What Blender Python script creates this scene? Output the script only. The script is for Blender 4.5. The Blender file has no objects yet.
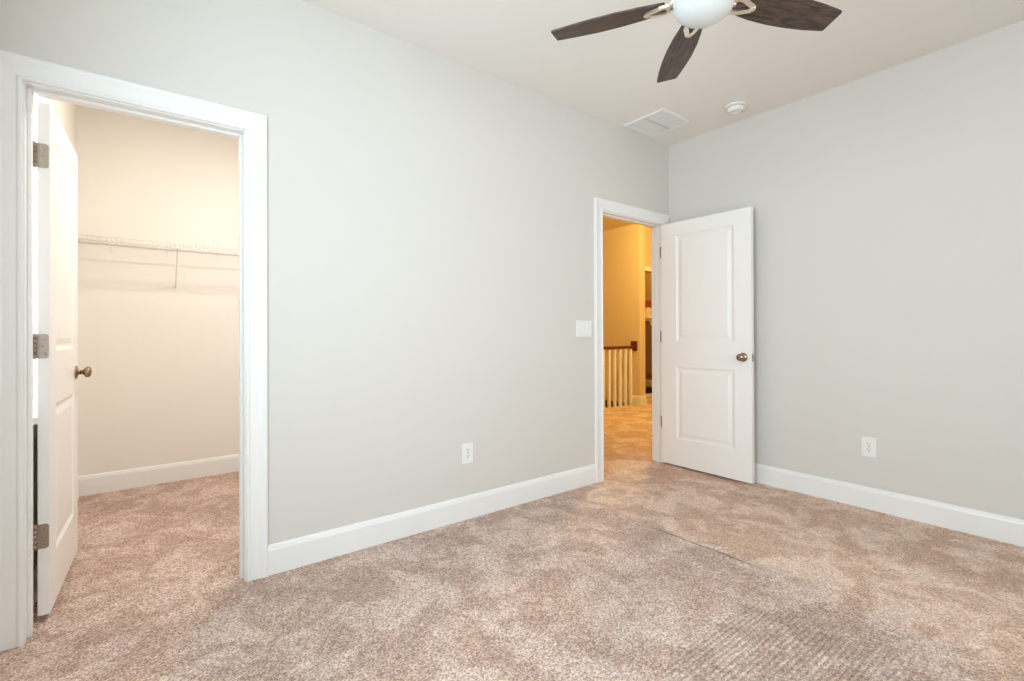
import bpy, bmesh, math, random
from mathutils import Vector, Matrix
random.seed(7)
S = bpy.context.scene
COL = S.collection
R = math.radians

# ------------------------------------------------------------------ camera
cam = bpy.data.cameras.new('camera')
cam.sensor_fit = 'HORIZONTAL'; cam.sensor_width = 36.0
cam.lens = 479.605 / 1024.0 * 36.0
cam.shift_y = -0.0094
cam.clip_start = 0.02
camo = bpy.data.objects.new('camera', cam); COL.objects.link(camo)
yaw, pitch, roll = 0.65785, 0.00316, -0.00356
fw = Vector((math.sin(yaw) * math.cos(pitch), math.cos(yaw) * math.cos(pitch), math.sin(pitch)))
r0 = Vector((math.cos(yaw), -math.sin(yaw), 0)); u0 = r0.cross(fw)
rr = math.cos(roll) * r0 + math.sin(roll) * u0
uu = -math.sin(roll) * r0 + math.cos(roll) * u0
M = Matrix((rr, uu, -fw)).transposed().to_4x4()
M.translation = Vector((-3.6375, -2.4643, 1.1234))
camo.matrix_world = M
S.camera = camo

# ------------------------------------------------------------------ view, sky, daylight
S.view_settings.view_transform = 'Standard'
S.view_settings.look = 'None'
S.view_settings.gamma = 1.0
S.view_settings.use_curve_mapping = False
S.view_settings.exposure = 0.0
S.cycles.max_bounces = 10
S.cycles.diffuse_bounces = 7
S.cycles.sample_clamp_indirect = 6.0

W = bpy.data.worlds.new('sky'); S.world = W; W.use_nodes = True
bgn = W.node_tree.nodes['Background']
bgn.inputs[0].default_value = (0.86, 0.94, 1.0, 1); bgn.inputs[1].default_value = 2.2


def area(name, loc, aim, sx, sy, power, color):
    l = bpy.data.lights.new(name, 'AREA'); l.shape = 'RECTANGLE'; l.size = sx; l.size_y = sy
    l.energy = power; l.color = color
    o = bpy.data.objects.new(name, l); COL.objects.link(o); o.location = loc
    o.rotation_euler = (Vector(aim)).to_track_quat('-Z', 'Y').to_euler()
    return o


def point(name, loc, power, color, radius):
    l = bpy.data.lights.new(name, 'POINT'); l.energy = power; l.color = color; l.shadow_soft_size = radius
    o = bpy.data.objects.new(name, l); COL.objects.link(o); o.location = loc
    return o


def down(name, loc, power, color, size):
    l = bpy.data.lights.new(name, 'AREA'); l.shape = 'DISK'; l.size = size; l.energy = power; l.color = color
    o = bpy.data.objects.new(name, l); COL.objects.link(o); o.location = loc
    return o


# daylight in the left and closet windows, plus added warm fill from behind
area('daylight_left', (-4.135, -1.78, 1.62), (1, 0.0, 0.0), 1.24, 1.50, 59, (0.72, 0.90, 1.0))
area('fill_rear', (-2.05, -3.095, 1.40), (0, 1, 0.0), 1.68, 1.44, 17, (1.0, 0.92, 0.82))
area('daylight_closet', (-4.028, 0.39, 1.55), (1, 0, 0), 0.48, 1.40, 8, (0.92, 0.96, 1.0))
# the lamps of the closet and of the hallway
down('closet_lamp_light', (-3.00, 0.66, 2.705), 24, (1.0, 0.905, 0.80), 0.16)
point('hall_lamp_light', (1.45, 1.05, 2.66), 140, (1.0, 0.69, 0.22), 0.06)
point('side_room_lamp_light', (3.70, 3.10, 2.66), 16, (1.0, 0.58, 0.17), 0.06)


# ------------------------------------------------------------------ materials
def mat(name, color, rough=0.5, metal=0.0, **kw):
    m = bpy.data.materials.new(name); m.use_nodes = True
    b = m.node_tree.nodes['Principled BSDF']
    b.inputs['Base Color'].default_value = (*color, 1)
    b.inputs['Roughness'].default_value = rough
    b.inputs['Metallic'].default_value = metal
    for k, v in kw.items():
        b.inputs[k].default_value = v
    return m


def nodes(m):
    return m.node_tree.nodes, m.node_tree.links, m.node_tree.nodes['Principled BSDF']


def add_bump(m, scale, strength, dist=0.002, detail=3):
    n, l, b = nodes(m)
    tc = n.new('ShaderNodeTexCoord'); t = n.new('ShaderNodeTexNoise'); bp = n.new('ShaderNodeBump')
    t.inputs['Scale'].default_value = scale; t.inputs['Detail'].default_value = detail
    bp.inputs['Strength'].default_value = strength; bp.inputs['Distance'].default_value = dist
    l.new(tc.outputs['Object'], t.inputs['Vector']); l.new(t.outputs['Fac'], bp.inputs['Height'])
    l.new(bp.outputs['Normal'], b.inputs['Normal'])
    return m


M_WALL = add_bump(mat('wall_paint', (0.655, 0.637, 0.605), 0.7), 260, 0.12, 0.001)
M_CEIL = add_bump(mat('ceiling_paint', (0.79, 0.765, 0.725), 0.85), 200, 0.12, 0.001)
M_CLOSET = add_bump(mat('closet_paint_lightened', (0.80, 0.775, 0.735), 0.7), 260, 0.12, 0.001)  # wall paint made lighter so more bounced light fills the closet
M_HALL = add_bump(mat('tan_hall_paint', (0.66, 0.53, 0.345), 0.7), 260, 0.12, 0.001)
M_TRIM = mat('trim_paint', (0.82, 0.825, 0.82), 0.34)
M_DOOR = add_bump(mat('door_paint', (0.85, 0.845, 0.83), 0.38), 120, 0.05, 0.0006)
M_NICKEL = mat('satin_nickel', (0.40, 0.345, 0.29), 0.36, 1.0)
M_BRONZE = mat('antique_brass', (0.34, 0.25, 0.16), 0.25, 1.0)
M_DARK = mat('dark_gap', (0.03, 0.028, 0.025), 0.6)
M_PLASTIC = mat('white_plastic', (0.82, 0.82, 0.81), 0.35)
M_LOUVER = mat('louver_grey', (0.72, 0.72, 0.715), 0.45)
M_DIVIDER = mat('divider_grey', (0.56, 0.56, 0.54), 0.5)
M_SLOT = mat('slot_grey', (0.16, 0.16, 0.16), 0.6)
M_WIRE = mat('white_coated_wire', (0.80, 0.79, 0.76), 0.35)
M_GLOBE = mat('frosted_glass', (0.58, 0.61, 0.61), 0.35)
M_IRON = mat('brushed_champagne_nickel', (0.86, 0.78, 0.66), 0.28, 1.0)
M_RAIL = mat('stained_rail_wood', (0.13, 0.016, 0.007), 0.35)
M_CARTON = mat('black_carton', (0.012, 0.010, 0.010), 0.5)
M_COAT = add_bump(mat('brown_cloth', (0.16, 0.085, 0.04), 0.9), 90, 0.5, 0.004)
M_CREAM = add_bump(mat('cream_cloth', (0.75, 0.66, 0.58), 0.9), 90, 0.5, 0.004)
M_RED = add_bump(mat('dark_red_cloth', (0.28, 0.05, 0.03), 0.9), 90, 0.5, 0.004)


def glass():
    m = bpy.data.materials.new('window_glass'); m.use_nodes = True
    n = m.node_tree.nodes; l = m.node_tree.links; n.clear()
    o = n.new('ShaderNodeOutputMaterial'); mx = n.new('ShaderNodeMixShader')
    t = n.new('ShaderNodeBsdfTransparent'); g = n.new('ShaderNodeBsdfGlossy'); f = n.new('ShaderNodeFresnel')
    g.inputs['Roughness'].default_value = 0.02; f.inputs['IOR'].default_value = 1.45
    l.new(f.outputs[0], mx.inputs[0]); l.new(t.outputs[0], mx.inputs[1]); l.new(g.outputs[0], mx.inputs[2])
    l.new(mx.outputs[0], o.inputs[0])
    return m


M_GLASS = glass()


def wood():
    m = mat('espresso_wood', (0.1, 0.07, 0.05), 0.42)
    n, l, b = nodes(m)
    tc = n.new('ShaderNodeTexCoord'); mp = n.new('ShaderNodeMapping')
    mp.inputs['Scale'].default_value = (5, 46, 20)
    ns = n.new('ShaderNodeTexNoise'); ns.inputs['Scale'].default_value = 2.2
    ns.inputs['Detail'].default_value = 6; ns.inputs['Distortion'].default_value = 0.9
    rp = n.new('ShaderNodeValToRGB')
    e = rp.color_ramp.elements
    e[0].position = 0.34; e[0].color = (0.012, 0.007, 0.005, 1)
    e[1].position = 0.70; e[1].color = (0.100, 0.062, 0.046, 1)
    x = e.new(0.5); x.color = (0.044, 0.026, 0.019, 1)
    l.new(tc.outputs['Object'], mp.inputs[0]); l.new(mp.outputs[0], ns.inputs['Vector'])
    l.new(ns.outputs['Fac'], rp.inputs[0]); l.new(rp.outputs[0], b.inputs['Base Color'])
    return m


M_WOOD = wood()


def carpet():
    m = mat('carpet_pile', (0.5, 0.4, 0.32), 0.95)
    n, l, b = nodes(m)
    b.inputs['Specular IOR Level'].default_value = 0.1
    b.inputs['Sheen Weight'].default_value = 0.15

    def math_(op, a, c=None, v=None, clamp=False):
        k = n.new('ShaderNodeMath'); k.operation = op; k.use_clamp = clamp
        for i, s in enumerate((a, c)):
            if s is None:
                continue
            if isinstance(s, (int, float)):
                k.inputs[i].default_value = s
            else:
                l.new(s, k.inputs[i])
        return k.outputs[0]

    def noise(scale, detail=2.0, rough=0.5, dist=0.0):
        t = n.new('ShaderNodeTexNoise'); t.inputs['Scale'].default_value = scale
        t.inputs['Detail'].default_value = detail; t.inputs['Roughness'].default_value = rough
        t.inputs['Distortion'].default_value = dist
        l.new(tc.outputs['Object'], t.inputs['Vector'])
        return t.outputs['Fac']

    def ramp(src, lo, hi):
        k = n.new('ShaderNodeMapRange'); k.interpolation_type = 'SMOOTHSTEP'
        k.inputs[1].default_value = lo; k.inputs[2].default_value = hi
        l.new(src, k.inputs[0])
        return k.outputs[0]

    def mix(f, a, c):
        k = n.new('ShaderNodeMix'); k.data_type = 'RGBA'
        if isinstance(f, (int, float)):
            k.inputs[0].default_value = f
        else:
            l.new(f, k.inputs[0])
        for i, s in ((6, a), (7, c)):
            if isinstance(s, tuple):
                k.inputs[i].default_value = (*s, 1)
            else:
                l.new(s, k.inputs[i])
        return k.outputs[2]

    tc = n.new('ShaderNodeTexCoord')
    sp = n.new('ShaderNodeSeparateXYZ'); l.new(tc.outputs['Object'], sp.inputs[0])
    X, Y = sp.outputs[0], sp.outputs[1]
    wob = noise(5, 2)
    Xw = math_('ADD', X, math_('MULTIPLY', math_('SUBTRACT', wob, 0.5), 0.35))
    Yw = math_('ADD', Y, math_('MULTIPLY', math_('SUBTRACT', wob, 0.5), 0.35))
    # yarn flecks, tufts, trodden patches
    vo = n.new('ShaderNodeTexVoronoi'); vo.inputs['Scale'].default_value = 190
    l.new(tc.outputs['Object'], vo.inputs['Vector'])
    sepc = n.new('ShaderNodeSeparateColor'); l.new(vo.outputs['Color'], sepc.inputs[0])
    fleck = sepc.outputs[0]
    fine = noise(150, 3, 0.7)
    tuft = ramp(noise(62, 3, 0.65), 0.35, 0.65)
    patch = ramp(noise(4.2, 5, 0.62, 0.8), 0.42, 0.60)
    broad = ramp(noise(1.3, 2, 0.5, 0.3), 0.40, 0.60)
    # brushed pile: greyer where the nap lies away from the camera
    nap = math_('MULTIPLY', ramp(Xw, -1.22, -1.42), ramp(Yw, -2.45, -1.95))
    fk = math_('ADD', math_('MULTIPLY', fleck, 0.5), math_('MULTIPLY', fine, 0.5))
    fk = ramp(fk, 0.27, 0.73)
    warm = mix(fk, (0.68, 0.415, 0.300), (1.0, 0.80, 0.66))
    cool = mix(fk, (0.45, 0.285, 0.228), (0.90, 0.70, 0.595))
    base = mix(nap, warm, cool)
    pv = math_('ADD', math_('MULTIPLY', patch, 0.25), math_('MULTIPLY', broad, 0.10))
    pv = math_('ADD', pv, math_('MULTIPLY', tuft, 0.12))
    blot = ramp(noise(17, 4, 0.65, 0.5), 0.36, 0.64)
    pv = math_('ADD', pv, math_('MULTIPLY', blot, 0.13))
    val = math_('ADD', 0.70, pv)
    hsv = n.new('ShaderNodeHueSaturation')
    l.new(base, hsv.inputs['Color']); l.new(val, hsv.inputs['Value'])
    sat = math_('SUBTRACT', 1.12, math_('MULTIPLY', patch, 0.26))
    l.new(sat, hsv.inputs['Saturation'])
    # height: tufts, vacuum ribs running along x, one furniture crease along y
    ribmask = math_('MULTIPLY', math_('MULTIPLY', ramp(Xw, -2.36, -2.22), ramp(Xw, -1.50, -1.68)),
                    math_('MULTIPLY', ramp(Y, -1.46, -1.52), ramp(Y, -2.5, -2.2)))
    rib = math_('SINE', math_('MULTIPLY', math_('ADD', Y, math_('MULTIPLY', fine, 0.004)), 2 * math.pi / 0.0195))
    rib_shade = math_('MULTIPLY', math_('POWER', math_('MULTIPLY', math_('SUBTRACT', 1.0, rib), 0.5), 4.0), ribmask)
    rib = math_('MULTIPLY', math_('MULTIPLY', rib, ribmask), 1.0)
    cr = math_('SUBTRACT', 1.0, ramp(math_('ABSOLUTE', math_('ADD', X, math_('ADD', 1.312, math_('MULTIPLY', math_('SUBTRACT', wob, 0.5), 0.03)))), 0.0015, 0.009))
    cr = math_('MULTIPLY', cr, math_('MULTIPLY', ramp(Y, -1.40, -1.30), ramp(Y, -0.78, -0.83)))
    h = math_('ADD', math_('MULTIPLY', fk, 0.7), math_('MULTIPLY', tuft, 1.3))
    h = math_('ADD', h, math_('MULTIPLY', noise(14, 2), 2.0))
    h = math_('ADD', h, rib)
    h = math_('SUBTRACT', h, math_('MULTIPLY', cr, 4.0))
    # shade of the rib grooves and crease, painted into the pile colour
    groove_shade = math_('ADD', math_('MULTIPLY', rib_shade, math_('ADD', 0.12, math_('MULTIPLY', ramp(fine, 0.40, 0.62), 0.50))), math_('MULTIPLY', cr, 0.55), clamp=True)
    fin = mix(groove_shade, hsv.outputs[0], (0.13, 0.075, 0.055))
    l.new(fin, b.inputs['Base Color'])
    bp = n.new('ShaderNodeBump'); bp.inputs['Strength'].default_value = 0.85; bp.inputs['Distance'].default_value = 0.006
    l.new(h, bp.inputs['Height']); l.new(bp.outputs['Normal'], b.inputs['Normal'])
    return m


M_CARPET = carpet()


# ------------------------------------------------------------------ mesh helpers
class MB:
    """collects shapes and links them as one mesh object"""
    def __init__(self):
        self.bm = bmesh.new()

    def face(self, pts, smooth=False):
        vs = [self.bm.verts.new(p) for p in pts]
        f = self.bm.faces.new(vs); f.smooth = smooth
        return f

    def box(self, x0, x1, y0, y1, z0, z1, bevel=0.0, rot=None, at=None):
        b = bmesh.new()
        bmesh.ops.create_cube(b, size=1.0)
        for v in b.verts:
            v.co = Vector((x0 + (v.co.x + .5) * (x1 - x0), y0 + (v.co.y + .5) * (y1 - y0), z0 + (v.co.z + .5) * (z1 - z0)))
        if bevel > 0:
            bmesh.ops.bevel(b, geom=b.edges[:], offset=bevel, segments=2, affect='EDGES', profile=0.6)
        self.merge(b, rot, at)
        return self

    def merge(self, b, rot=None, at=None):
        if rot is not None:
            bmesh.ops.transform(b, matrix=rot, verts=b.verts[:])
        if at is not None:
            bmesh.ops.translate(b, vec=Vector(at), verts=b.verts[:])
        me = bpy.data.meshes.new('t'); b.to_mesh(me); b.free()
        self.bm.from_mesh(me); bpy.data.meshes.remove(me)

    def tube(self, pts, r, seg=8, cap=True):
        pts = [Vector(p) for p in pts]
        rings = []
        for i, p in enumerate(pts):
            d = (pts[min(i + 1, len(pts) - 1)] - pts[max(i - 1, 0)]).normalized()
            a = d.orthogonal().normalized() if i == 0 else (rings_a - d * rings_a.dot(d)).normalized()
            rings_a = a
            c = d.cross(a)
            rad = r[i] if isinstance(r, (list, tuple)) else r
            rings.append([self.bm.verts.new(p + rad * (math.cos(t) * a + math.sin(t) * c)) for t in [2 * math.pi * k / seg for k in range(seg)]])
        for i in range(len(rings) - 1):
            for k in range(seg):
                f = self.bm.faces.new((rings[i][k], rings[i][(k + 1) % seg], rings[i + 1][(k + 1) % seg], rings[i + 1][k])); f.smooth = True
        if cap:
            self.bm.faces.new(rings[0][::-1]); self.bm.faces.new(rings[-1])
        return self

    def lathe(self, prof, seg=32, mtx=None):
        """prof: (radius, height) pairs around local z, matrix mtx places it"""
        mtx = mtx or Matrix()
        rings = []
        for (r, z) in prof:
            if r < 1e-6:
                rings.append([self.bm.verts.new(mtx @ Vector((0, 0, z)))])
            else:
                rings.append([self.bm.verts.new(mtx @ Vector((r * math.cos(2 * math.pi * k / seg), r * math.sin(2 * math.pi * k / seg), z))) for k in range(seg)])
        for a, b in zip(rings, rings[1:]):
            for k in range(seg):
                k2 = (k + 1) % seg
                if len(a) == 1 and len(b) == 1:
                    continue
                if len(a) == 1:
                    q = (a[0], b[k2], b[k])
                elif len(b) == 1:
                    q = (a[k], a[k2], b[0])
                else:
                    q = (a[k], a[k2], b[k2], b[k])
                f = self.bm.faces.new(q); f.smooth = True
        return self

    def prism(self, poly, z0, z1, mtx=None):
        """polygon (x, y) extruded along local z"""
        mtx = mtx or Matrix()
        a = [self.bm.verts.new(mtx @ Vector((x, y, z0))) for x, y in poly]
        b = [self.bm.verts.new(mtx @ Vector((x, y, z1))) for x, y in poly]
        self.bm.faces.new(a[::-1]); self.bm.faces.new(b)
        for i in range(len(a)):
            j = (i + 1) % len(a)
            self.bm.faces.new((a[i], a[j], b[j], b[i]))
        return self

    def sweep(self, prof, frames):
        """closed profile (u, v) carried through frames (origin, U, V); mitred by the caller"""
        rings = [[self.bm.verts.new(Vector(o) + u * Vector(U) + v * Vector(V)) for u, v in prof] for o, U, V in frames]
        m = len(prof)
        for a, b in zip(rings, rings[1:]):
            for k in range(m):
                self.bm.faces.new((a[k], a[(k + 1) % m], b[(k + 1) % m], b[k]))
        self.bm.faces.new(rings[0][::-1]); self.bm.faces.new(rings[-1])
        return self

    def build(self, name, m, parent=None, recalc=True, smooth_angle=None):
        if recalc:
            bmesh.ops.recalc_face_normals(self.bm, faces=self.bm.faces[:])
        me = bpy.data.meshes.new(name); self.bm.to_mesh(me); self.bm.free()
        me.materials.append(m)
        o = bpy.data.objects.new(name, me); COL.objects.link(o)
        if parent is not None:
            o.parent = parent
        return o


def tag(o, label=None, cat=None, group=None, kind=None):
    if label: o['label'] = label
    if cat: o['category'] = cat
    if group: o['group'] = group
    if kind: o['kind'] = kind
    return o


def empty(name, loc=(0, 0, 0), rz=0.0):
    o = bpy.data.objects.new(name, None); COL.objects.link(o)
    o.location = loc; o.rotation_euler = (0, 0, rz); o.empty_display_size = 0.1
    return o


def struct(o, label, cat):
    return tag(o, label, cat, None, 'structure')


# ------------------------------------------------------------------ dimensions
C = 2.74                 # ceiling height
WT = 0.115               # wall thickness
XL, YR = -4.10, -3.06    # room: left wall, rear wall (the corner in view is 0, 0)
CX0, CX1 = -3.973, -3.268     # closet opening (jamb faces)
EX0, EX1 = -0.862, -0.095     # hallway opening
HD = 2.040                    # opening height
KXL, KXR, KY = -3.992, -2.50, 2.005     # closet inside
HX, HYC = 2.427, 2.173        # hall: face of the far wall, its outside corner
HC = 2.80                     # hall ceiling
RY = 2.272                    # railing line

# ------------------------------------------------------------------ room shell
fl = MB()
fl.box(XL - WT, HX, YR - WT, RY + 0.06, -0.12, 0)
fl.box(HX, 4.72, HYC - 2.2, 4.12, -0.12, 0)
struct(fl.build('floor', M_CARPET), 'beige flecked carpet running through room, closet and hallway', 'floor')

c = MB(); c.box(XL - WT, 0.0, YR - WT, 0.0, C, C + 0.1); c.box(KXL - WT, KXR + WT, 0, KY + WT, C, C + 0.1)
struct(c.build('ceiling', M_CEIL), 'flat greige ceiling over the room with the fan', 'ceiling')
c = MB(); c.box(KXR + WT, 4.72, WT, 4.12, HC, HC + 0.1)
struct(c.build('ceiling_hall', M_HALL), 'ceiling of the hallway beyond the open entry door', 'ceiling')

w = MB()
w.box(XL - WT, CX0 - .018, 0, WT, 0, C); w.box(CX0 - .018, CX1 + .018, 0, WT, HD + .018, C)
w.box(CX1 + .018, EX0 - .018, 0, WT, 0, C); w.box(EX0 - .018, EX1 + .018, 0, WT, HD + .018, C)
w.box(EX1 + .018, WT, 0, WT, 0, C)
w.box(KXR + WT, WT, 0.02, WT, C, HC); w.box(WT, 4.72, 0, WT, 0, HC)
struct(w.build('wall_front', M_WALL), 'greige wall holding the closet opening and the hallway doorway', 'wall')
w = MB(); w.box(0, WT, YR - WT, 0, 0, C)
struct(w.build('wall_right', M_WALL), 'greige wall behind the open entry door', 'wall')


def wall_with_window(axis, c0, c1, a0, a1, w0, w1, z0, z1, h):
    """slab between c0 and c1 on one axis, from a0 to a1 on the other, with a hole"""
    m = MB()
    def bx(p, q, s, t):
        if axis == 'x': m.box(c0, c1, p, q, s, t)
        else: m.box(p, q, c0, c1, s, t)
    bx(a0, w0, 0, h); bx(w1, a1, 0, h); bx(w0, w1, 0, z0); bx(w0, w1, z1, h)
    return m


W2 = (-2.44, -1.12, 0.82, 2.42)      # left wall window y0 y1 z0 z1
W3 = (-2.95, -1.15, 0.62, 2.18)      # unseen rear wall window, added for fill: x0 x1 z0 z1
W1 = (0.14, 0.645, 0.80, 2.30)        # closet window y0 y1 z0 z1
struct(wall_with_window('x', XL - WT, XL, YR - WT, 0, W2[0], W2[1], W2[2], W2[3], C).build('wall_left', M_WALL), 'greige exterior wall beside the camera', 'wall')
struct(wall_with_window('y', YR - WT, YR, XL, 0, W3[0], W3[1], W3[2], W3[3], C).build('wall_rear', M_WALL), 'greige exterior wall behind the camera', 'wall')
struct(wall_with_window('x', KXL - WT, KXL, WT, KY + WT, W1[0], W1[1], W1[2], W1[3], C).build('wall_closet_left', M_CLOSET), 'closet wall with a window behind the open closet door', 'wall')
w = MB(); w.box(KXL, KXR + WT, KY, KY + WT, 0, C)
struct(w.build('wall_closet_back', M_CLOSET), 'back wall of the closet carrying the wire shelf', 'wall')
w = MB(); w.box(KXR, KXR + WT, WT, KY, 0, HC)
struct(w.build('wall_closet_right', M_CLOSET), 'closet side wall hidden behind the front wall', 'wall')

# hallway shell: far wall with its outside corner, cased opening, stairwell sides
w = MB()
w.box(HX, HX + .138, HYC, 4.12, -1.6, HC)
struct(w.build('wall_hall_far', M_HALL), 'hallway wall with outside corner where the handrail ends', 'wall')
w = MB()
w.box(HX + .138, 3.50, HYC + .10, HYC + .22, 2.095, HC); w.box(3.50, 4.60, HYC + .10, HYC + .22, 0, HC)
struct(w.build('wall_hall_header', M_HALL), 'hallway wall over the cased opening beside the handrail', 'wall')
w = MB()
w.box(KXR + WT, HX, 4.0, 4.12, -1.6, HC); w.box(KXR, KXR + WT, KY + WT, 4.12, -1.6, HC)
struct(w.build('wall_stairwell', M_HALL), 'stairwell walls beyond the white balusters', 'wall')
w = MB(); w.box(HX + .138, 4.72, 4.0, 4.12, 0, HC); w.box(4.60, 4.72, WT, 4.0, 0, HC)
struct(w.build('wall_hall_room', M_HALL), 'walls of the small room beyond the cased opening', 'wall')
w = MB(); w.box(KXR + WT, HX, RY + .06, 4.0, -.30, -.18)  # landing added just below the hallway so the stairwell walls stay lit
struct(w.build('floor_stairwell', M_CARPET), 'stairwell floor set high so the walls around it catch light', 'floor')

# ------------------------------------------------------------------ baseboards
BB = [(0, 0), (0.014, 0), (0.014, 0.112), (0.011, 0.122), (0.010, 0.128), (0.006, 0.136), (0, 0.138)]


def baseboard(name, runs, label):
    """runs: (p, q, normal) along the wall foot, normal pointing into the room"""
    m = MB()
    for p, q, nrm in runs:
        V = (0, 0, 1); U = (nrm[0], nrm[1], 0)
        m.sweep(BB, [((p[0], p[1], 0), U, V), ((q[0], q[1], 0), U, V)])
    return struct(m.build(name, M_TRIM), label, 'baseboard')


CW = 0.086     # casing width
RV = 0.006
baseboard('baseboard_front', [((CX1 + RV + CW, 0), (EX0 - RV - CW, 0), (0, -1))], 'white baseboard between the closet casing and the doorway casing')
baseboard('baseboard_right', [((0, -0.002), (0, YR), (-1, 0))], 'white baseboard along the wall behind the entry door')
baseboard('baseboard_left', [((XL, YR), (XL, -0.03), (1, 0))], 'white baseboard under the window beside the camera')
baseboard('baseboard_rear', [((XL + .02, YR), (-.02, YR), (0, 1))], 'white baseboard under the window behind the camera')
baseboard('baseboard_closet', [((KXL, KY), (KXR, KY), (0, -1)), ((KXL, 0.35), (KXL, KY - .015), (1, 0)), ((KXR, WT), (KXR, KY - .015), (-1, 0))], 'white baseboard at the foot of the closet walls')
baseboard('baseboard_hall', [((HX - .001, HYC - .014), (HX - .001, RY + .05), (-1, 0)), ((HX - .014, HYC), (HX + .152, HYC), (0, -1)), ((HX + .138, HYC - .014), (HX + .138, HYC + .10), (1, 0)),
                             ((0.2, WT), (4.6, WT), (0, 1)), ((2.70, 4.0), (4.6, 4.0), (0, -1)), ((4.6, WT), (4.6, 3.98), (-1, 0))], 'white baseboard wrapping the hallway wall corner')

# ------------------------------------------------------------------ door casings and jambs
CP = [(0, 0), (0, 0.011), (0.004, 0.014), (0.009, 0.0145), (0.013, 0.012), (0.016, 0.010), (0.050, 0.012), (0.058, 0.015),
      (0.066, 0.019), (0.076, 0.0205), (0.084, 0.019), (CW, 0.015), (CW, 0)]


def casing(name, x0, x1, right_cut, label):
    """x0, x1 jamb faces; profile u runs outward from the reveal, v towards the room (-y)"""
    a, b, t = x0 - RV, x1 + RV, HD + RV
    m = MB(); V = (0, -1, 0)
    prof = CP
    if right_cut is not None:
        m.sweep(prof, [((a, 0, 0), (-1, 0, 0), V), ((a, 0, t), (-1, 0, 1), V), ((b + .07, 0, t), (0, 0, 1), V)])
        m.sweep([(u * right_cut / CW, v) for u, v in prof], [((b, 0, 0), (1, 0, 0), V), ((b, 0, t), (1, 0, 0), V)])
    else:
        m.sweep(prof, [((a, 0, 0), (-1, 0, 0), V), ((a, 0, t), (-1, 0, 1), V), ((b, 0, t), (1, 0, 1), V), ((b, 0, 0), (1, 0, 0), V)])
    o = struct(m.build(name, M_TRIM), label, 'door casing')
    j = MB()
    j.box(x0 - .018, x0, 0, WT, 0, HD + .018, .001); j.box(x1, x1 + .018, 0, WT, 0, HD + .018, .001); j.box(x0, x1, 0, WT, HD, HD + .018, .001)
    j.build('jamb', M_TRIM, o)
    return o


t1 = casing('trim_1', CX0, CX1, None, 'white moulded casing around the closet opening')
s = MB(); s.box(CX0, CX0 + .012, .040, .076, 0, HD, .002); s.box(CX1 - .012, CX1, .040, .076, 0, HD, .002); s.box(CX0 + .012, CX1 - .012, .040, .076, HD - .012, HD, .002)
s.build('door_stop', M_TRIM, t1)
t2 = casing('trim_2', EX0, EX1, CW, 'white moulded casing around the hallway doorway')
s = MB(); s.box(EX0, EX0 + .010, .040, .074, 0, HD, .002); s.box(EX1 - .010, EX1, .040, .074, 0, HD, .002); s.box(EX0 + .010, EX1 - .010, .040, .074, HD - .010, HD, .002)
s.build('door_stop', M_TRIM, t2)
# cased opening out in the hallway
m = MB()
m.box(HX + .138, HX + .158, HYC + .075, HYC + .10, 0.0, 2.165, .003); m.box(HX + .158, 3.50, HYC + .080, HYC + .10, 2.095, 2.165, .003)
struct(m.build('trim_3', M_TRIM), 'white casing of the opening past the handrail', 'door casing')


# ------------------------------------------------------------------ two-panel doors
def door_slab(Wd, H, t, panels):
    m = MB()
    rings = [(0.0, 0.0), (0.004, 0.0015), (0.012, 0.0065), (0.020, 0.0085), (0.027, 0.0085), (0.050, 0.0030), (0.054, 0.0022)]
    xs = [0, panels[0][0], panels[0][1], Wd]
    for side in (0, 1):
        def P(x, z, d):
            return (x, d if side == 0 else t - d, z)
        zs = [0]
        for p in panels:
            zs += [p[2], p[3]]
        zs.append(H)
        m.face([P(0, 0, 0), P(xs[1], 0, 0), P(xs[1], H, 0), P(0, H, 0)])
        m.face([P(xs[2], 0, 0), P(Wd, 0, 0), P(Wd, H, 0), P(xs[2], H, 0)])
        for i in range(0, len(zs), 2):
            m.face([P(xs[1], zs[i], 0), P(xs[2], zs[i], 0), P(xs[2], zs[i + 1], 0), P(xs[1], zs[i + 1], 0)])
        for (a, b, c0, c1) in panels:
            for (i0, d0), (i1, d1) in zip(rings, rings[1:]):
                A = [(a + i0, c0 + i0), (b - i0, c0 + i0), (b - i0, c1 - i0), (a + i0, c1 - i0)]
                B = [(a + i1, c0 + i1), (b - i1, c0 + i1), (b - i1, c1 - i1), (a + i1, c1 - i1)]
                for k in range(4):
                    k2 = (k + 1) % 4
                    m.face([P(*A[k], d0), P(*A[k2], d0), P(*B[k2], d1), P(*B[k], d1)])
            i, d = rings[-1]
            m.face([P(a + i, c0 + i, d), P(b - i, c0 + i, d), P(b - i, c1 - i, d), P(a + i, c1 - i, d)])
    m.face([(0, 0, 0), (0, t, 0), (0, t, H), (0, 0, H)]); m.face([(Wd, 0, 0), (Wd, t, 0), (Wd, t, H), (Wd, 0, H)])
    m.face([(0, 0, 0), (Wd, 0, 0), (Wd, t, 0), (0, t, 0)]); m.face([(0, 0, H), (Wd, 0, H), (Wd, t, H), (0, t, H)])
    bmesh.ops.remove_doubles(m.bm, verts=m.bm.verts[:], dist=1e-5)
    return m


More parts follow.
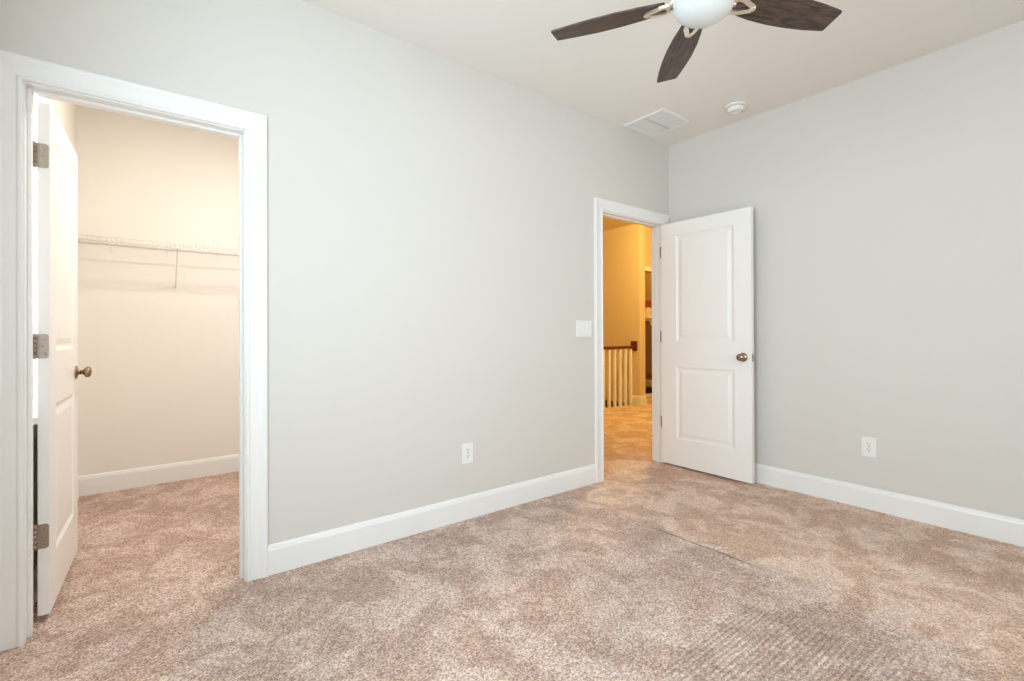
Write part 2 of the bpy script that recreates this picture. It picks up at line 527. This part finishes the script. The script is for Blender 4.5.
def knob_pair(x, z, t, parent, material):
    for side in (0, 1):
        kb = MB()
        mt = Matrix.Translation((x, 0 if side == 0 else t, z)) @ Matrix.Rotation(R(90) if side == 0 else R(-90), 4, 'X')
        kb.lathe([(0, 0), (0.032, 0), (0.033, 0.003), (0.030, 0.007), (0.020, 0.010), (0.0125, 0.012), (0.0115, 0.016)], 28, mt)
        ros = kb.build('rosette', material, parent)
        ks = MB()
        ks.lathe([(0, 0.014), (0.0115, 0.014), (0.0110, 0.026), (0.014, 0.030), (0.022, 0.034), (0.0265, 0.040), (0.0275, 0.047), (0.0255, 0.054), (0.018, 0.0595), (0.008, 0.0615), (0, 0.062)], 28, mt)
        ks.build('knob', material, parent)


def rounded_leaf(w_, h_, r_):
    pts = []
    for cx, cy, a0 in ((w_ - r_, h_ - r_, 0), (0, h_, None), (0, 0, None), (w_ - r_, r_, -90)):
        if a0 is None:
            pts.append((cx, cy))
        else:
            for k in range(6):
                a = R(a0 + 90 * k / 5)
                pts.append((cx + r_ * math.cos(a), cy + r_ * math.sin(a)))
    return pts


def door_hinge(zc, t, parent, side_y, gap, material):
    """leaf let into the hinge edge (local x = 0), knuckle barrel beside it at local y = side_y"""
    h_ = 0.095
    m = MB()
    sgn = 1 if side_y > 0.01 else -1
    w_ = 0.030
    # leaf lies in plane x = 0, from the barrel side inwards
    mt = Matrix(((0, 0, -1, 0.0), (-sgn, 0, 0, side_y - sgn * 0.002), (0, 1, 0, zc - h_ / 2), (0, 0, 0, 1)))
    m.prism(rounded_leaf(w_, h_, 0.010), -0.0005, 0.0022, mt)
    for sx, sz in ((0.020, 0.018), (0.013, 0.047), (0.020, 0.076)):
        s = Matrix.Translation((-0.0022, side_y - sgn * (0.002 + sx), zc - h_ / 2 + sz)) @ Matrix.Rotation(R(-90), 4, 'Y')
        m.lathe([(0, 0.0014), (0.003, 0.0012), (0.0042, 0)], 12, s)
    jf = gap
    yb = (side_y + jf) / 2 + sgn * 0.0006
    for k in range(5):
        z0 = zc - h_ / 2 + k * h_ / 5 + 0.0008
        m.tube([(-0.004, yb, z0), (-0.004, yb, z0 + h_ / 5 - 0.0016)], 0.0056, 12)
    m.tube([(-0.004, yb, zc - h_ / 2 - 0.004), (-0.004, yb, zc + h_ / 2 + 0.004)], 0.0032, 10)
    # link and leaf on the jamb face, which lies at local y = jf
    m.box(-0.008, -0.002, min(yb, jf - .0022), max(yb, jf), zc - h_ / 2, zc + h_ / 2)
    m.box(-0.036, -0.004, jf - 0.0024, jf - 0.0002, zc - h_ / 2, zc + h_ / 2, .0004)
    # link from the knuckle to the leaf let into the door edge
    m.box(-0.004, -0.0002, side_y - .004, yb, zc - h_ / 2, zc + h_ / 2)
    return m.build('hinge', material, parent)


def make_door(name, label, loc, rz, Wd, H, panels, knob_x, knob_z, hz, hinge_side, gap):
    o = door_slab(Wd, H, 0.035, panels).build(name, M_DOOR)
    o.location = loc; o.rotation_euler = (0, 0, rz)
    struct(o, label, 'door')
    knob_pair(knob_x, knob_z - loc[2], 0.035, o, M_BRONZE)
    for z in hz:
        door_hinge(z - loc[2], 0.035, o, hinge_side, gap, M_NICKEL)
    lp = MB()
    lp.box(Wd - .0005, Wd + .0012, .006, .029, knob_z - loc[2] - .028, knob_z - loc[2] + .028, .0004)
    lp.box(Wd, Wd + .010, .011, .024, knob_z - loc[2] - .009, knob_z - loc[2] + .009, .002)
    lp.build('latch_plate', M_NICKEL, o)
    return o


# closet door: seen hinge edge first, swung into the closet
a1 = math.atan2(0.698, 0.0275)
make_door('door_1', 'white two-panel door swung into the closet', (-3.922, 0.137, 0.028), a1, 0.690, 2.002,
          [(0.117, 0.573, 0.207, 0.808), (0.117, 0.573, 1.024, 1.894)], 0.620, 0.932, (1.820, 1.076, 0.335), 0.035, 0.0485)
# entry door: swung into the room almost against the right wall
a2 = math.atan2(-0.765, -0.003)
make_door('door_2', 'white two-panel door standing open near the right wall', (-0.130, -0.009, 0.018), a2, 0.763, 2.014,
          [(0.140, 0.634, 0.222, 0.818), (0.140, 0.634, 1.024, 1.906)], 0.702, 0.934, (1.809, 1.081, 0.352), 0.035, 0.035)


# ------------------------------------------------------------------ windows
def window(name, axis, face, out, a0, a1, z0, z1, label, cased=True):
    """frame set in a wall hole; face = inner wall plane coordinate, out = -1 towards the outside along the axis"""
    def Bx(m, n0, n1, p, q, s, t, bv=0.0015):
        lo, hi = sorted((face + out * n0, face + out * n1))
        if axis == 'x': m.box(lo, hi, p, q, s, t, bv)
        else: m.box(p, q, lo, hi, s, t, bv)
    zm = (z0 + z1) / 2
    f = MB()
    for p, q, s, t in ((a0, a0 + .03, z0, z1), (a1 - .03, a1, z0, z1), (a0 + .03, a1 - .03, z0, z0 + .03), (a0 + .03, a1 - .03, z1 - .03, z1)):
        Bx(f, 0.0, .10, p, q, s, t)
    o = f.build(name, M_TRIM); struct(o, label, 'window')
    for zz0, zz1, n0 in ((z0 + .03, zm + .018, .045), (zm - .018, z1 - .03, .072)):
        sh = MB(); e = .038
        for p, q, s, t in ((a0 + .03, a0 + .03 + e, zz0, zz1), (a1 - .03 - e, a1 - .03, zz0, zz1), (a0 + .03 + e, a1 - .03 - e, zz0, zz0 + e), (a0 + .03 + e, a1 - .03 - e, zz1 - e, zz1)):
            Bx(sh, n0, n0 + .026, p, q, s, t)
        so = sh.build('sash', M_TRIM, o)
        g = MB(); Bx(g, n0 + .010, n0 + .014, a0 + .03 + e, a1 - .03 - e, zz0 + e, zz1 - e, 0)
        g.build('pane', M_GLASS, so)
    st = MB(); Bx(st, -.045, .0, a0 - (.09 if cased else -.0), a1 + (.09 if cased else 0), z0 - .028, z0, .004); st.build('sill', M_TRIM, o)
    ap = MB(); Bx(ap, -.014, -.0, a0 - (.06 if cased else 0), a1 + (.06 if cased else 0), z0 - .098, z0 - .028, .003); ap.build('apron', M_TRIM, o)
    cs = MB()
    if not cased:
        return o
    for p, q, s, t in ((a0 - .08, a0, z0, z1 + .08), (a1, a1 + .08, z0, z1 + .08), (a0, a1, z1, z1 + .08)):
        Bx(cs, -.016, -.0, p, q, s, t, .004)
    cs.build('casing', M_TRIM, o)
    return o


window('window_1', 'x', KXL, -1, *W1, 'bright window behind the open closet door', False)
window('window_2', 'x', XL, -1, *W2, 'window in the wall beside the camera')
window('window_3', 'y', YR, -1, *W3, 'unseen window added for fill light behind the camera')

# ------------------------------------------------------------------ closet wire shelf
SZ, SF = 1.767, 1.700
ws = empty('wire_shelf', (-3.2575, KY, SZ))
tag(ws, 'white ventilated wire shelf along the closet back wall', 'shelf')
ox, oy, oz = ws.location
def L(x, y, z): return (x - ox, y - oy, z - oz)
x0, x1 = KXL + .004, KXR - .004
for nm, y, z, r in (('front_rail', SF, SZ, .0034), ('lip_rail', SF - .002, SZ - .033, .0034), ('back_rail', KY - .010, SZ - .004, .0034), ('middle_rail', (SF + KY) / 2, SZ - .005, .003)):
    m = MB(); m.tube([L(x0, y, z), L(x1, y, z)], r, 8); m.build(nm, M_WIRE, ws)
m = MB()
k = x0 + .012
while k < x1:
    m.tube([L(k, KY - .008, SZ), L(k, SF + .004, SZ), L(k, SF - .001, SZ - .002), L(k, SF - .002, SZ - .033)], .00165, 6)
    k += .0254
m.build('deck_wires', M_WIRE, ws)
for bx in (-3.432, -2.62):
    m = MB()
    m.tube([L(bx, SF + .002, SZ - .026), L(bx, SF + .012, SZ - .036), L(bx, KY - .012, 1.484), L(bx, KY - .004, 1.472)], .0040, 8)
    m.box(*[v for pr in ((bx - ox - .009, bx - ox + .009), (KY - oy - .005, KY - oy - .0005), (1.456 - oz, 1.496 - oz)) for v in pr], .001)
    m.build('support_brace', M_WIRE, ws)
for hx in (-3.801, -3.472, -3.146, -2.82):
    m = MB()
    m.box(hx - ox - .006, hx - ox + .006, KY - oy - .007, KY - oy - .0005, -.060, .006, .0015)
    m.tube([L(hx, KY - .004, SZ - .010), L(hx, KY - .016, SZ - .013), L(hx, KY - .018, SZ - .002)], .0030, 8)
    m.build('wall_clip', M_PLASTIC, ws)

# ------------------------------------------------------------------ flush lamps that light the closet and the hallway
def flush_lamp(name, label, x, y, z, color):
    e = empty(name, (x, y, z)); tag(e, label, 'ceiling lamp')
    m = MB(); m.lathe([(0, 0), (.14, 0), (.145, -.008), (.14, -.028), (.125, -.030)], 32); m.build('pan', M_NICKEL, e)
    return e


flush_lamp('ceiling_lamp', 'round flush lamp on the closet ceiling', -3.00, 0.66, C, None)
flush_lamp('ceiling_lamp', 'round flush lamp on the hallway ceiling', 1.45, 1.05, HC, None)
flush_lamp('ceiling_lamp', 'round flush lamp on the ceiling beyond the cased opening', 3.70, 3.10, HC, None)

# ------------------------------------------------------------------ ceiling fan
FX, FY, FZ = -2.067, -1.546, 2.300
fan = empty('ceiling_fan', (FX, FY, C)); fz = FZ - C
tag(fan, 'ceiling fan with dark wood blades and white bowl light', 'ceiling fan')
m = MB(); m.lathe([(0, 0), (.068, 0), (.070, -.012), (.060, -.040), (.030, -.060), (.016, -.064)], 36); m.build('canopy', M_IRON, fan)
m = MB(); m.tube([(0, 0, -.06), (0, 0, fz + .11)], .013, 16); m.build('downrod', M_IRON, fan)
m = MB(); m.lathe([(.014, fz + .135), (.030, fz + .130), (.040, fz + .115), (.085, fz + .105), (.112, fz + .085), (.118, fz + .055), (.112, fz + .040), (.090, fz + .026), (0, fz + .024)], 40); m.build('motor_housing', M_IRON, fan)
m = MB(); m.lathe([(0, fz + .024), (.070, fz + .024), (.072, fz + .006), (.098, fz + .004), (.102, fz - .001), (.099, fz - .006), (0, fz - .006)], 40); m.build('light_fitter', M_IRON, fan)
m = MB(); m.lathe([(.1035, fz - .002), (.1045, fz - .010), (.103, fz - .023), (.097, fz - .039), (.085, fz - .055), (.068, fz - .067), (.046, fz - .076), (.022, fz - .0805), (0, fz - .082)], 48)
m.build('light_bowl', M_GLOBE, fan)


def blade_mesh():
    b = bmesh.new()
    up = [(.130, .040), (.22, .055), (.30, .062), (.38, .063), (.46, .060), (.53, .053), (.549, .050), (.552, .045)]
    lo = [(.130, -.040), (.22, -.055), (.30, -.062), (.38, -.062), (.46, -.054), (.53, -.044), (.549, -.040), (.552, -.036)]
    poly = up + lo[::-1]
    v0 = [b.verts.new((x, y, -.003)) for x, y in poly]; v1 = [b.verts.new((x, y, .003)) for x, y in poly]
    b.faces.new(v0[::-1]); b.faces.new(v1)
    for i in range(len(poly)):
        j = (i + 1) % len(poly); b.faces.new((v0[i], v0[j], v1[j], v1[i]))
    return b


def iron_mesh():
    m = MB()
    # arm from the motor, then an open V loop under the blade
    m.tube([(.085, 0, .020), (.105, 0, .012), (.118, 0, .000), (.128, 0, -.006)], [.010, .009, .008, .008], 10)
    zt = -.009
    bar = [(-.0092, -.004), (-.0092, .004), (-.004, .006), (.004, .006), (.0092, .004), (.0092, -.004)]
    for sg in (-1, 1):
        pts = [(.112, .010 * sg, -.003), (.120, .028 * sg, zt), (.146, .027 * sg, zt), (.198, .006 * sg, zt)]
        fr = []
        for i, q in enumerate(pts):
            d = (Vector(pts[min(i + 1, 3)]) - Vector(pts[max(i - 1, 0)])).normalized()
            U = d.cross(Vector((0, 0, 1))).normalized(); fr.append((q, U, U.cross(d)))
        m.sweep(bar, fr)
    m.lathe([(0, zt - .0055), (.009, zt - .0055), (.0105, zt - .003), (.0105, zt + .003), (0, zt + .003)], 20, Matrix.Translation((.198, 0, 0)))
    return m


pit = R(-11.0)
proto_blade = proto_iron = None
for k in range(5):
    ang = R(47.2 + 72 * k)
    mt = Matrix.Translation((0, 0, fz)) @ Matrix.Rotation(ang, 4, 'Z') @ Matrix.Rotation(pit, 4, 'X')
    if proto_blade is None:
        bm_ = MB(); bm_.merge(blade_mesh()); proto_blade = bm_.build('blade', M_WOOD, fan); ob = proto_blade
        proto_iron = iron_mesh().build('blade_iron', M_IRON, fan); oi = proto_iron
        oi['label'] = 'open champagne metal bracket'
    else:
        ob = proto_blade.copy(); COL.objects.link(ob); oi = proto_iron.copy(); COL.objects.link(oi)
        ob.parent = fan; oi.parent = fan
    ob.matrix_local = mt; oi.matrix_local = mt

# ------------------------------------------------------------------ ceiling vent
vt = empty('ceiling_vent', (-.481, -.225, C)); tag(vt, 'square white louvered vent on the ceiling near the corner', 'air vent')
h = .178
m = MB()
for a in ((-h, h, -h, -h + .020), (-h, h, h - .020, h), (-h, -h + .020, -h + .020, h - .020), (h - .020, h, -h + .020, h - .020)):
    m.box(a[0], a[1], a[2], a[3], -.012, -.0005, .002)
m.build('frame', M_PLASTIC, vt)
m = MB(); m.box(-h + .020, h - .020, -.0085, .0085, -.0095, -.001, .001); m.build('divider', M_DIVIDER, vt)
m = MB(); m.box(-h + .015, h - .015, -h + .015, h - .015, -.0030, -.0008); m.build('backing', M_SLOT, vt)
m = MB()
for s_ in (-1, 1):
    ya, yb = (.008, h - .020) if s_ > 0 else (-h + .020, -.008)
    nsl = 22
    for k in range(nsl):
        xx = -h + .020 + (k + .5) * (2 * h - .040) / nsl
        b = bmesh.new(); bmesh.ops.create_cube(b, size=1)
        bmesh.ops.scale(b, vec=(.0092, yb - ya, .0009), verts=b.verts[:])
        m.merge(b, Matrix.Rotation(R(20), 4, 'Y'), (xx, (ya + yb) / 2, -.0062))
m.build('louvers', M_LOUVER, vt)

# ------------------------------------------------------------------ smoke detector
sd = empty('smoke_detector', (-.272, -.735, C)); tag(sd, 'round white smoke detector on the ceiling', 'smoke detector')
m = MB(); m.lathe([(0, -.0005), (.071, -.0005), (.073, -.004), (.072, -.011), (.066, -.014), (.058, -.015), (0, -.015)], 40); m.build('base', M_PLASTIC, sd)
m = MB(); m.lathe([(.054, -.013), (.054, -.019), (0, -.019)], 40); m.build('gasket', M_SLOT, sd)
m = MB(); m.lathe([(.058, -.018), (.0595, -.024), (.058, -.034), (.052, -.043), (.040, -.047), (.020, -.049), (.018, -.046), (0, -.046)], 40); m.build('cover', M_PLASTIC, sd)
m = MB()
for a in range(0, 360, 20):
    if a % 60:
        m.box(-.0016, .0016, .030, .046, -.0475, -.043, 0, Matrix.Rotation(R(a), 4, 'Z'))
m.build('vent_slot', M_SLOT, sd)
m = MB(); m.lathe([(0, -.0505), (.006, -.050), (.0075, -.046)], 16, Matrix.Translation((.012, .016, 0))); m.build('test_button', M_WIRE, sd)


# ------------------------------------------------------------------ wall plates
def plate(m, w_, h_, d=.006):
    m.box(-w_ / 2, w_ / 2, -d, -.0003, -h_ / 2, h_ / 2, .0022)


def outlet(label, loc, rz):
    e = empty('wall_outlet', loc, rz); tag(e, label, 'outlet')
    m = MB(); plate(m, .078, .122); m.build('cover_plate', M_PLASTIC, e)
    for s_ in (-1, 1):
        m = MB(); zc = s_ * .0195
        pts = []
        for k in range(24):
            a = 2 * math.pi * k / 24
            pts.append((max(-.0168, min(.0168, .0195 * math.cos(a))), .0140 * math.sin(a)))
        m.prism(pts, 0, .0035, Matrix(((1, 0, 0, 0), (0, 0, -1, -.005), (0, 1, 0, zc), (0, 0, 0, 1))))
        ro = m.build('receptacle', M_PLASTIC, e)
        m = MB()
        m.box(-.0085, -.0055, -.0092, -.0084, zc + .0000, zc + .0090); m.box(.0055, .0085, -.0092, -.0084, zc + .0010, zc + .0085)
        m.lathe([(0, 0), (.0030, 0), (.0030, .0008), (0, .0008)], 14, Matrix.Translation((0, -.0084, zc - .0065)) @ Matrix.Rotation(R(90), 4, 'X'))
        m.build('slots', M_SLOT, ro)
    m = MB(); m.lathe([(.0038, 0), (.003, .0015), (0, .0016)], 12, Matrix.Translation((0, -.006, 0)) @ Matrix.Rotation(R(90), 4, 'X')); m.build('screw', M_NICKEL, e)
    return e


outlet('white duplex outlet low on the wall between closet and doorway', (-2.079, 0, .395), 0)
outlet('white duplex outlet low on the wall behind the entry door', (0, -1.443, .392), R(-90))

sw = empty('light_switch', (-1.070, 0, 1.149)); tag(sw, 'white three-toggle switch plate beside the hallway doorway', 'light switch')
m = MB(); plate(m, .160, .120); m.build('cover_plate', M_PLASTIC, sw)
for k in (-1, 0, 1):
    xx = k * .046
    m = MB()
    m.box(xx - .0050, xx + .0050, -.0070, -.0055, -.012, .012)
    t_ = bmesh.new(); bmesh.ops.create_cube(t_, size=1); bmesh.ops.scale(t_, vec=(.0076, .016, .0095), verts=t_.verts[:])
    bmesh.ops.bevel(t_, geom=t_.edges[:], offset=.0012, segments=2, affect='EDGES')
    m.merge(t_, Matrix.Rotation(R(-28 if k != 0 else 28), 4, 'X'), (xx, -.0105, .003 if k != 0 else -.003))
    m.build('toggle', M_PLASTIC, sw)

# ------------------------------------------------------------------ stair railing in the hallway
rl = empty('stair_railing', (HX, RY, 0)); tag(rl, 'red-brown handrail on white square balusters in the hallway', 'railing')
RX0 = 0.30
HP = [(-.026, .000), (-.026, .008), (-.022, .014), (-.026, .024), (-.025, .032), (-.015, .041), (0, .044), (.015, .041), (.025, .032), (.026, .024), (.022, .014), (.026, .008), (.026, .000)]
m = MB(); m.sweep(HP, [((RX0 - HX, 0, .868), (0, 1, 0), (0, 0, 1)), ((-.022, 0, .868), (0, 1, 0), (0, 0, 1))]); m.build('handrail', M_RAIL, rl)
m = MB(); m.box(-.022, -.0005, -.055, .055, .829, .982, .006); m.build('wall_rosette', M_RAIL, rl)
x = 2.331
while x > RX0 + .05:
    m = MB(); m.box(x - HX - .019, x - HX + .019, -.019, .019, .0, .870, .003); m.build('baluster', M_TRIM, rl)
    x -= .125
m = MB(); m.box(RX0 - HX - .045, RX0 - HX + .045, -.045, .045, 0, 1.05, .004); m.box(RX0 - HX - .055, RX0 - HX + .055, -.055, .055, 1.05, 1.075, .006); m.build('newel_post', M_TRIM, rl)

# ------------------------------------------------------------------ what hangs and stands beyond the cased opening
def drape(name, label, cat, cx, cy, z0, z1, w_, d_, m_, flare=1.0):
    m = MB(); seg = 20
    prof = []
    for i in range(9):
        t = i / 8; z = z1 + (z0 - z1) * t
        k = (0.30 + .70 * min(1, t * 5)) * (1 + (flare - 1) * t)
        prof.append((k, z))
    rings = []
    for i, (k, z) in enumerate(prof):
        rings.append([m.bm.verts.new((cx + k * w_ / 2 * math.cos(a) * (1 + .08 * math.sin(5 * a + i * .4)), cy + k * d_ / 2 * math.sin(a) * (1 + .12 * math.sin(4 * a)), z)) for a in [2 * math.pi * q / seg for q in range(seg)]])
    for a, b in zip(rings, rings[1:]):
        for q in range(seg):
            f = m.bm.faces.new((a[q], a[(q + 1) % seg], b[(q + 1) % seg], b[q])); f.smooth = True
    m.bm.faces.new(rings[0][::-1]); m.bm.faces.new(rings[-1])
    return tag(m.build(name, m_), label, cat)

drape('hanging_coat', 'dark brown cloth hanging beyond the cased opening past the handrail', 'coat', 3.52, 2.86, .30, 1.32, .34, .20, M_COAT, 1.15)
drape('hanging_shirt', 'cream cloth hanging above the dark brown cloth past the handrail', 'garment', 3.40, 2.74, 1.36, 1.56, .16, .12, M_CREAM, 1.1)
drape('hanging_scarf', 'dark red cloth hanging over the cream cloth past the handrail', 'scarf', 3.42, 2.76, 1.57, 1.68, .16, .14, M_RED, 1.1)
m = MB(); m.box(3.26, 3.60, 2.64, 2.92, 0, .012, .003); m.box(3.26, 3.60, 2.66, 2.90, .012, .058, .003)
tag(m.build('low_plinth', M_TRIM), 'low white plinth on the floor beyond the cased opening', 'plinth')
m = MB(); m.box(3.27, 3.59, 2.655, 2.89, .0585, .125, .006); m.box(3.265, 3.595, 2.65, 2.895, .125, .140, .004)
tag(m.build('storage_box', M_CARTON), 'flat black lidded box on the low white plinth', 'box')
